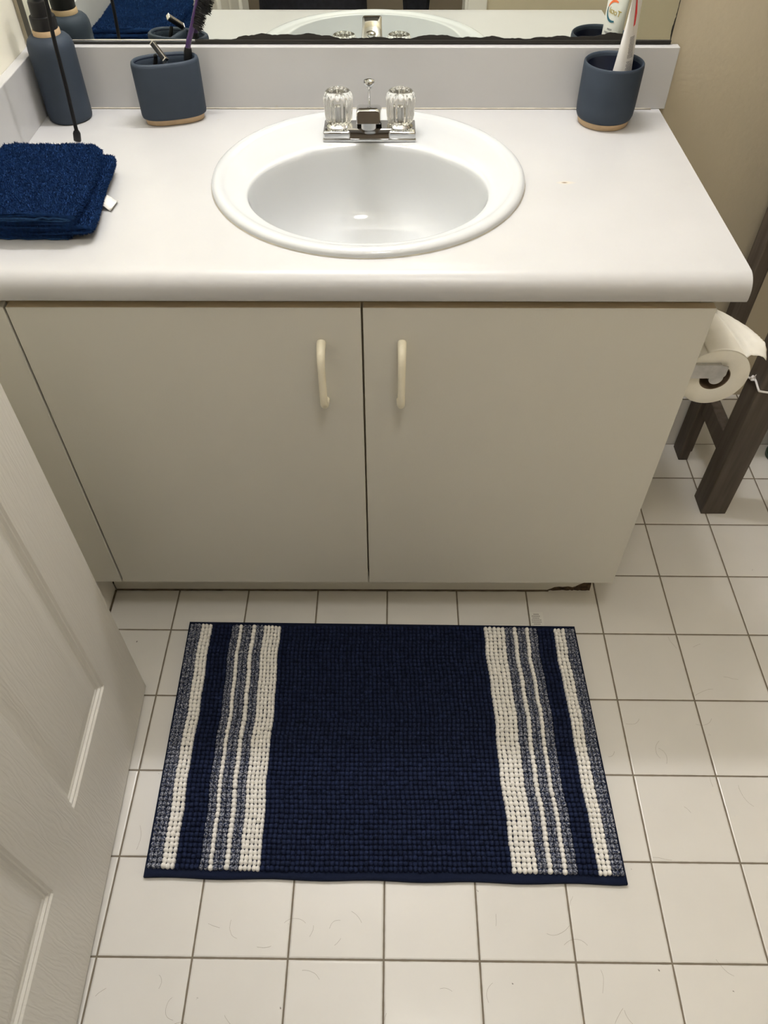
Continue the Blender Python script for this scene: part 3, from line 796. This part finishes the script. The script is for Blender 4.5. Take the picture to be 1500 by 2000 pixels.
# stripes: boundary list measured from the left edge, with bobble columns per stripe
ST = [('h', .004, .0275, 3), ('w', .0275, .0515, 3), ('n', .0515, .0935, 5), ('h', .0935, .1080, 2), ('w', .1080, .1165, 1), ('h', .1165, .1350, 2), ('w', .1350, .1450, 1), ('h', .1450, .1605, 2), ('w', .1605, .1975, 5),
      ('n', .1975, .6275, 51),
      ('w', .6275, .6720, 5), ('h', .6720, .6880, 2), ('w', .6880, .6980, 1), ('h', .6980, .7140, 2), ('w', .7140, .7230, 1), ('h', .7230, .7400, 2), ('n', .7400, .7745, 4), ('w', .7745, .7985, 3), ('h', .7985, .8190, 3)]
# template bobble: small squat ball
tv, tf = [], []
NR, NS = 4, 8
tv.append((0, 0, 1.))
for i in range(1, NR):
    a = pi*.62*i/(NR-1)
    for k in range(NS): t = 2*pi*k/NS; tv.append((sin(a)*cos(t), sin(a)*sin(t), cos(a)))
for k in range(NS): tf.append((0, 1+k, 1+(k+1) % NS))
for i in range(NR-2):
    for k in range(NS): tf.append((1+i*NS+k, 1+(i+1)*NS+k, 1+(i+1)*NS+(k+1) % NS, 1+i*NS+(k+1) % NS))
ROWS = 56; pv, pf, pm_ = [], [], []
mi_ = {'n': 0, 'w': 1, 'h': 2}
for j in range(ROWS):
    y = -RD/2+.0125+(RD-.0215)*(j+.5)/ROWS
    wob = .0022*sin(j*.23)+.0012*sin(j*.61+1)
    for kind, a0, a1, nc in ST:
        for c in range(nc):
            edge_ = min(1, min((a0+a1)/2, RW-(a0+a1)/2)/.05)
            x = -RW/2+a0+(a1-a0)*(c+.5)/nc+wob*edge_*.6+random.gauss(0, .0003)
            yy = y+random.gauss(0, .0004)+.0015*sin(x*9)
            w = (a1-a0)/nc/2*random.uniform(1.05, 1.2); dth = (RD/ROWS)/2*random.uniform(1.08, 1.2); h = random.uniform(.0062, .0082)
            if kind != 'n': h += .0006
            b0 = len(pv)
            z0 = .0112+random.uniform(-.0006, .0006); tx, ty = random.gauss(0, .12), random.gauss(-.05, .12)
            pv.extend([(x+w*v[0]+tx*.003*v[2]-SKEW*yy, yy+dth*v[1]+ty*.003*v[2], z0+h*v[2]) for v in tv])
            pf.extend([tuple(b0+q for q in f) for f in tf]); pm_.extend([mi_[kind]]*len(tf))
me = pyd(pv, pf); o = link('chenille_pile', me, ('navy', 'white', 'heather'), rug, True, kind='stuff')
me.polygons.foreach_set('material_index', pm_)
tx, ty = .328, RD/2
ct_ = obj('care_tag', bx((tx-.0145, ty-.006, .0015), (tx+.0145, ty+.040, .0020)), 'tag', rug, False, label='small white care tag under the far edge')
bm = bmesh.new()
for k, w in enumerate((.006, .010, .009, .011, .011, .008)):
    y = ty+.033-k*.0050
    for u in range(int(w*2/.003)): box(bm, (tx-w+u*.003, y, .00202), (tx-w+u*.003+.0022, y+.0022, .00206))
obj('tag_print', bm, 'tagink', ct_, False)

# stray hairs on the tiles
bm = bmesh.new(); rnd = random.Random(5)
for i in range(46):
    x = rnd.uniform(.02, 1.15); y = rnd.uniform(-.12, .62)
    if .03 < x < .88 and .10 < y < .64: y = rnd.uniform(-.12, .08)
    a = rnd.uniform(0, 6.28); c = rnd.uniform(-60, 60); ps = []; ln = rnd.uniform(.015, .05)
    for k in range(12):
        ps.append((x, y, .0003)); a += c*ln/12+rnd.uniform(-.12, .12); x += cos(a)*ln/12; y += sin(a)*ln/12
    tube(ps, .00013, 4, bm)
tag(obj('loose_hair', bm, 'core', None, True, 0, kind='stuff'), 'fine dark hairs scattered over the white floor tiles', 'hair')

# ------------------------------------------------------------------ toilet paper and its holder on the cabinet side
TX, TZ, TY0, TY1, TR = .9835, .6200, .7000, .8020, .0535
ph = thing('paper_holder', 'chrome paper holder screwed to the right side of the vanity', 'paper holder', (.918, TY0, TZ))
def arm(y):
    bm = bmesh.new(); P_ = [(.0006, .030), (.064, .030), (.0775, .026), (.0775, .010), (.0735, .004), (.0006, .004)]
    loft([[(x, y-.0011, z) for x, z in P_], [(x, y+.0011, z) for x, z in P_]], bm)
    sg = 1 if y < 0 else -1; box(bm, (.0006, min(y, y+sg*.0048), .0290), (.066, max(y, y+sg*.0048), .0306), .0004, 1); return bm
obj('holder_arm', arm(-.0060), 'dullchrome', ph, False); obj('holder_arm', arm(TY1-TY0+.0060), 'dullchrome', ph, False)
obj('spindle', tube([(TX-.918, -.0045, .0015), (TX-.918, TY1-TY0+.0045, .0015)], .0112, 28), 'dullchrome', ph, True, 40)
obj('wall_plate', bx((-.0006, -.008, -.057), (.0014, TY1-TY0+.008, .034)), 'dullchrome', ph, False)
tr = thing('toilet_paper_roll', 'white toilet paper roll with its loose end lifted beside the cabinet', 'toilet paper', (TX, TY0, TZ))
bm = bmesh.new(); n = 72
def ringy(r, y, f=0.): return [bm.verts.new(((r+f*(1+sin(3*t+1)+.5*sin(7*t)))*cos(t), y, (r+f*(1+sin(3*t+1)+.5*sin(7*t)))*sin(t))) for t in [2*pi*k/n for k in range(n)]]
W_ = TY1-TY0
bridge(bm, [ringy(.0240, 0), ringy(.0250, -.0006), ringy(TR-.002, -.0004), ringy(TR, .0008), ringy(TR, W_-.001), ringy(TR-.001, W_), ringy(.0240, W_), ringy(.0240, 0)], n)
bmesh.ops.remove_doubles(bm, verts=bm.verts[:], dist=1e-6)
obj('paper', bm, 'paper', tr, True, 40)
bm = bmesh.new(); bridge(bm, [ringy(.0239, .0004), ringy(.0226, .0004), ringy(.0226, W_-.0004), ringy(.0239, W_-.0004)], n); obj('core', bm, 'core', tr, True, 40)
# loose sheet: leaves the roll near the top, stands off to the right and droops, torn at its end
from mathutils import noise
vs, fs = [], []; NU, NV = 34, 26
EDGE = [(0, .0690, .0350), (.10, .0712, .0395), (.22, .0700, .0490), (.5, .0672, .0470), (.7, .050, .0515), (.88, .030, .0560), (1, .0115, .0590)]
def edge_at(v):
    for (a, x, z), (b, x2, z2) in zip(EDGE, EDGE[1:]):
        if v <= b: f = (v-a)/(b-a); return x+(x2-x)*f, z+(z2-z)*f
    return EDGE[-1][1:]
for i in range(NU+1):
    u = i/NU
    for j in range(NV+1):
        v = j/NV; lv = math.radians(46+32*v)          # where the sheet leaves the roll
        if u <= .5:
            t = math.radians(118)+(lv-math.radians(118))*u/.5; rr_ = TR+.0011; x, z = rr_*cos(t), rr_*sin(t)
        else:
            q = (u-.5)/.5; ex_, ez_ = edge_at(v); bx_, bz_ = (TR+.0011)*cos(lv), (TR+.0011)*sin(lv)
            x = bx_+(ex_-bx_)*q; z = bz_+(ez_-bz_)*q+.007*sin(pi*q)*(1-v*.6)
            z += .0035*exp(-((q-.12)/.10)**2)*(1-v)+(.0022*noise.noise(V((x*70, v*5, 1.)))+.0016*noise.noise(V((x*150, v*16, 4.))))*q*(1 if v < .3 else .5)
            x += .0016*noise.noise(V((v*22, 3, 2.)))*(q > .95)
        y = -.0004+W_*v+(.0016*noise.noise(V((x*160, 1, 5.))) if j == 0 and u > .55 else 0)
        vs.append((x, y, z))
        if i and j:
            a = i*(NV+1)+j; fs.append((a-NV-2, a-1, a, a-NV-1))
ls = link('loose_sheet', pyd(vs, fs), 'paper', tr, True)
md = ls.modifiers.new('s', 'SOLIDIFY'); md.thickness = .0005

# ------------------------------------------------------------------ tall grey-brown wooden stand by the wall
SX = 1.2212
st = thing('wooden_stand', 'dark grey-brown wooden storage stand standing right of the vanity', 'shelf stand', (0, 0, 0))
ST_H = 1.62
def leg(lo, hi, nm='leg'): return obj(nm, bx(lo, hi, .002, 2), 'wood', st, False)
for x in (SX, 1.78):
    leg((x, .9525, 0), (x+.0600, 1.0125, ST_H))
    xr = x-.008 if x < 1.5 else x
    leg((xr, 1.137, 0), (xr+.024, 1.188, ST_H))
    obj('back_strip', bx((xr+.024, 1.168, 0), (xr+.044, 1.188, ST_H), .001, 1), 'wood', st, False)
    obj('side_rail', bx((x+.003, 1.0125, .158), (x+.028, 1.137, .212), .0015, 1), 'wood', st, False)
for z in (1.02, 1.32, 1.60): obj('shelf_board', bx((SX-.008, .955, z), (1.838, 1.186, z+.02), .002, 1), 'wood', st, False)

# white cord tied round the front post
wc = thing('tied_cord', 'white cord knotted round the front post of the wooden stand', 'cord', (SX, .98, .385))
o = wc.location
g = .0026
pts = [(SX+.03, 1.0125+g, .378), (SX-g, 1.0135+g, .376), (SX-g, .997, .380), (SX-g*1.3, .982, .392), (SX-g*1.3, .970, .393), (SX-g, .951, .388), (SX+.003, .9525-g, .384), (SX+.03, .9525-g, .380), (SX+.0605, .9525-g, .380), (SX+.0600+g, .98, .380), (SX+.0600+g, 1.014, .379), (SX+.03, 1.0125+g, .378)]
obj('cord_loop', tube([V(q)-o for q in smooth_path(pts, 5)], .0022, 10), 'cord', wc)
bm = bmesh.new(); bmesh.ops.create_uvsphere(bm, u_segments=18, v_segments=12, radius=.0058)
for v in bm.verts: v.co = V((v.co.x*.8, v.co.y*1.1, v.co.z))*(1+.18*sin(v.co.z*900+v.co.y*700))
bmesh.ops.translate(bm, verts=bm.verts, vec=V((SX-.006, .982, .3925))-o)
tube([V((SX-.006, .980, .395))-o, V((SX-.007, .974, .408))-o], [.0020, .0006], 8, bm)
obj('knot', bm, 'cord', wc)

gb = thing('plastic_pot', 'small dark green plastic pot on the floor behind the wooden stand', 'pot', (1.475, 1.15, 0))
obj('pot_body', lathe([(0, 0), (.030, 0), (.033, .003), (.034, .014), (.030, .018), (.033, .05), (.036, .10), (.034, .102), (.031, .05), (0, .02)], 40), 'green', gb)
obj('pot_rim', lathe([(.0362, .096), (.039, .097), (.039, .104), (.0345, .1045), (.0345, .1005)], 40), 'green', gb)

# ------------------------------------------------------------------ vanity lamp above the mirror (out of frame, lights the room)
LZ, LY = 2.06, 1.105
lamp = thing('vanity_light', 'chrome bar light with round bulbs above the mirror', 'lamp', (.40, YW, LZ))
obj('light_bar', bx((-.26, -.030, -.05), (.26, -.001, .05), .006), 'chrome', lamp, False)
for x in (-.195, -.065, .065, .195):
    bm = lathe([(0, 0), (.018, 0), (.018, .045), (0, .045)], 24); bmesh.ops.rotate(bm, verts=bm.verts, matrix=Matrix.Rotation(pi/2, 3, 'X')); bmesh.ops.translate(bm, verts=bm.verts, vec=(x, -.031, 0))
    obj('socket', bm, 'chrome', lamp)
    bm = bmesh.new(); bmesh.ops.create_uvsphere(bm, u_segments=24, v_segments=16, radius=.036); bmesh.ops.translate(bm, verts=bm.verts, vec=(x, LY-YW, 0))
    obj('bulb', bm, 'bulb', lamp)

cl = thing('fill_light', 'unseen round fill light added to the ceiling', 'lamp', (.62, -.06, HC))  # unseen fill light, added to lift the door fronts and floor
obj('fill_base', lathe([(0, -.0005), (.165, -.0005), (.165, -.02), (0, -.02)], 48), 'trim', cl)
obj('fill_dome', lathe([(.155, -.021), (.150, -.04), (.125, -.065), (.08, -.085), (.03, -.094), (0, -.095)], 48), 'fillglow', cl)

# ------------------------------------------------------------------ hall beyond the doorway (only seen in the mirror)
hb = thing('dark_stand_in_wide', 'wide black cloth stand-in for an unidentified dark shape in the mirror', 'stand-in', (.165, -.85, 0))  # made-up bulk for a wide dark shape reflected from the hall
obj('wide_stand_in_body', loft([oval(.18, .12, 0, 64), oval(.205, .14, .05, 64), oval(.215, .15, .4, 64), oval(.205, .145, .68, 64), oval(.15, .10, .76, 64), oval(.06, .05, .80, 64)]), 'cloth', hb, True, 50)
ub2 = thing('dark_stand_in_slim', 'slim black stand-in for an unidentified dark shape in the mirror', 'umbrella', (.575, -.85, 0))  # made-up upright for a narrow dark shape reflected from the hall
obj('slim_stand_in_body', lathe([(0, 0), (.006, .002), (.008, .08), (.03, .2), (.048, .45), (.046, .62), (.02, .74), (.010, .76), (0, .76)], 24, None, 0, 0, lambda t, i: 1+.12*cos(8*t)), 'cloth', ub2)
obj('slim_stand_in_tip', lathe([(0, .75), (.011, .75), (.012, .9), (.009, .905), (0, .905)], 20), 'black', ub2)

# ------------------------------------------------------------------ camera, light levels
cam = bpy.data.cameras.new('camera'); co = bpy.data.objects.new('camera', cam); C.objects.link(co)
pitch, roll, yaw = .7196108935, -.00033580755, .003548050936
R3 = Matrix.Rotation(yaw, 3, 'Z') @ Matrix.Rotation(pitch, 3, 'X') @ Matrix.Rotation(roll, 3, 'Z')
m4 = R3.to_4x4(); m4.translation = V((.4586375, -.26807415, 1.39724684)); co.matrix_world = m4
cam.sensor_fit = 'AUTO'; cam.sensor_width = 36; cam.lens = 1493.70107/2000*36; cam.clip_start = .02
S = bpy.context.scene; S.camera = co

M['bulb'].node_tree.nodes['Principled BSDF'].inputs['Emission Strength'].default_value = 205
M['fillglow'].node_tree.nodes['Principled BSDF'].inputs['Emission Strength'].default_value = 27
w = bpy.data.worlds.new('world'); S.world = w; w.use_nodes = True
w.node_tree.nodes['Background'].inputs['Color'].default_value = (1, .95, .88, 1); w.node_tree.nodes['Background'].inputs['Strength'].default_value = .25
S.view_settings.view_transform = 'Standard'; S.view_settings.look = 'None'; S.view_settings.gamma = 1; S.view_settings.use_curve_mapping = False
S.view_settings.exposure = 0.1
S.cycles.max_bounces = 12; S.cycles.diffuse_bounces = 6; S.cycles.glossy_bounces = 6; S.cycles.transmission_bounces = 12
S.cycles.caustics_refractive = False; S.cycles.sample_clamp_indirect = 6
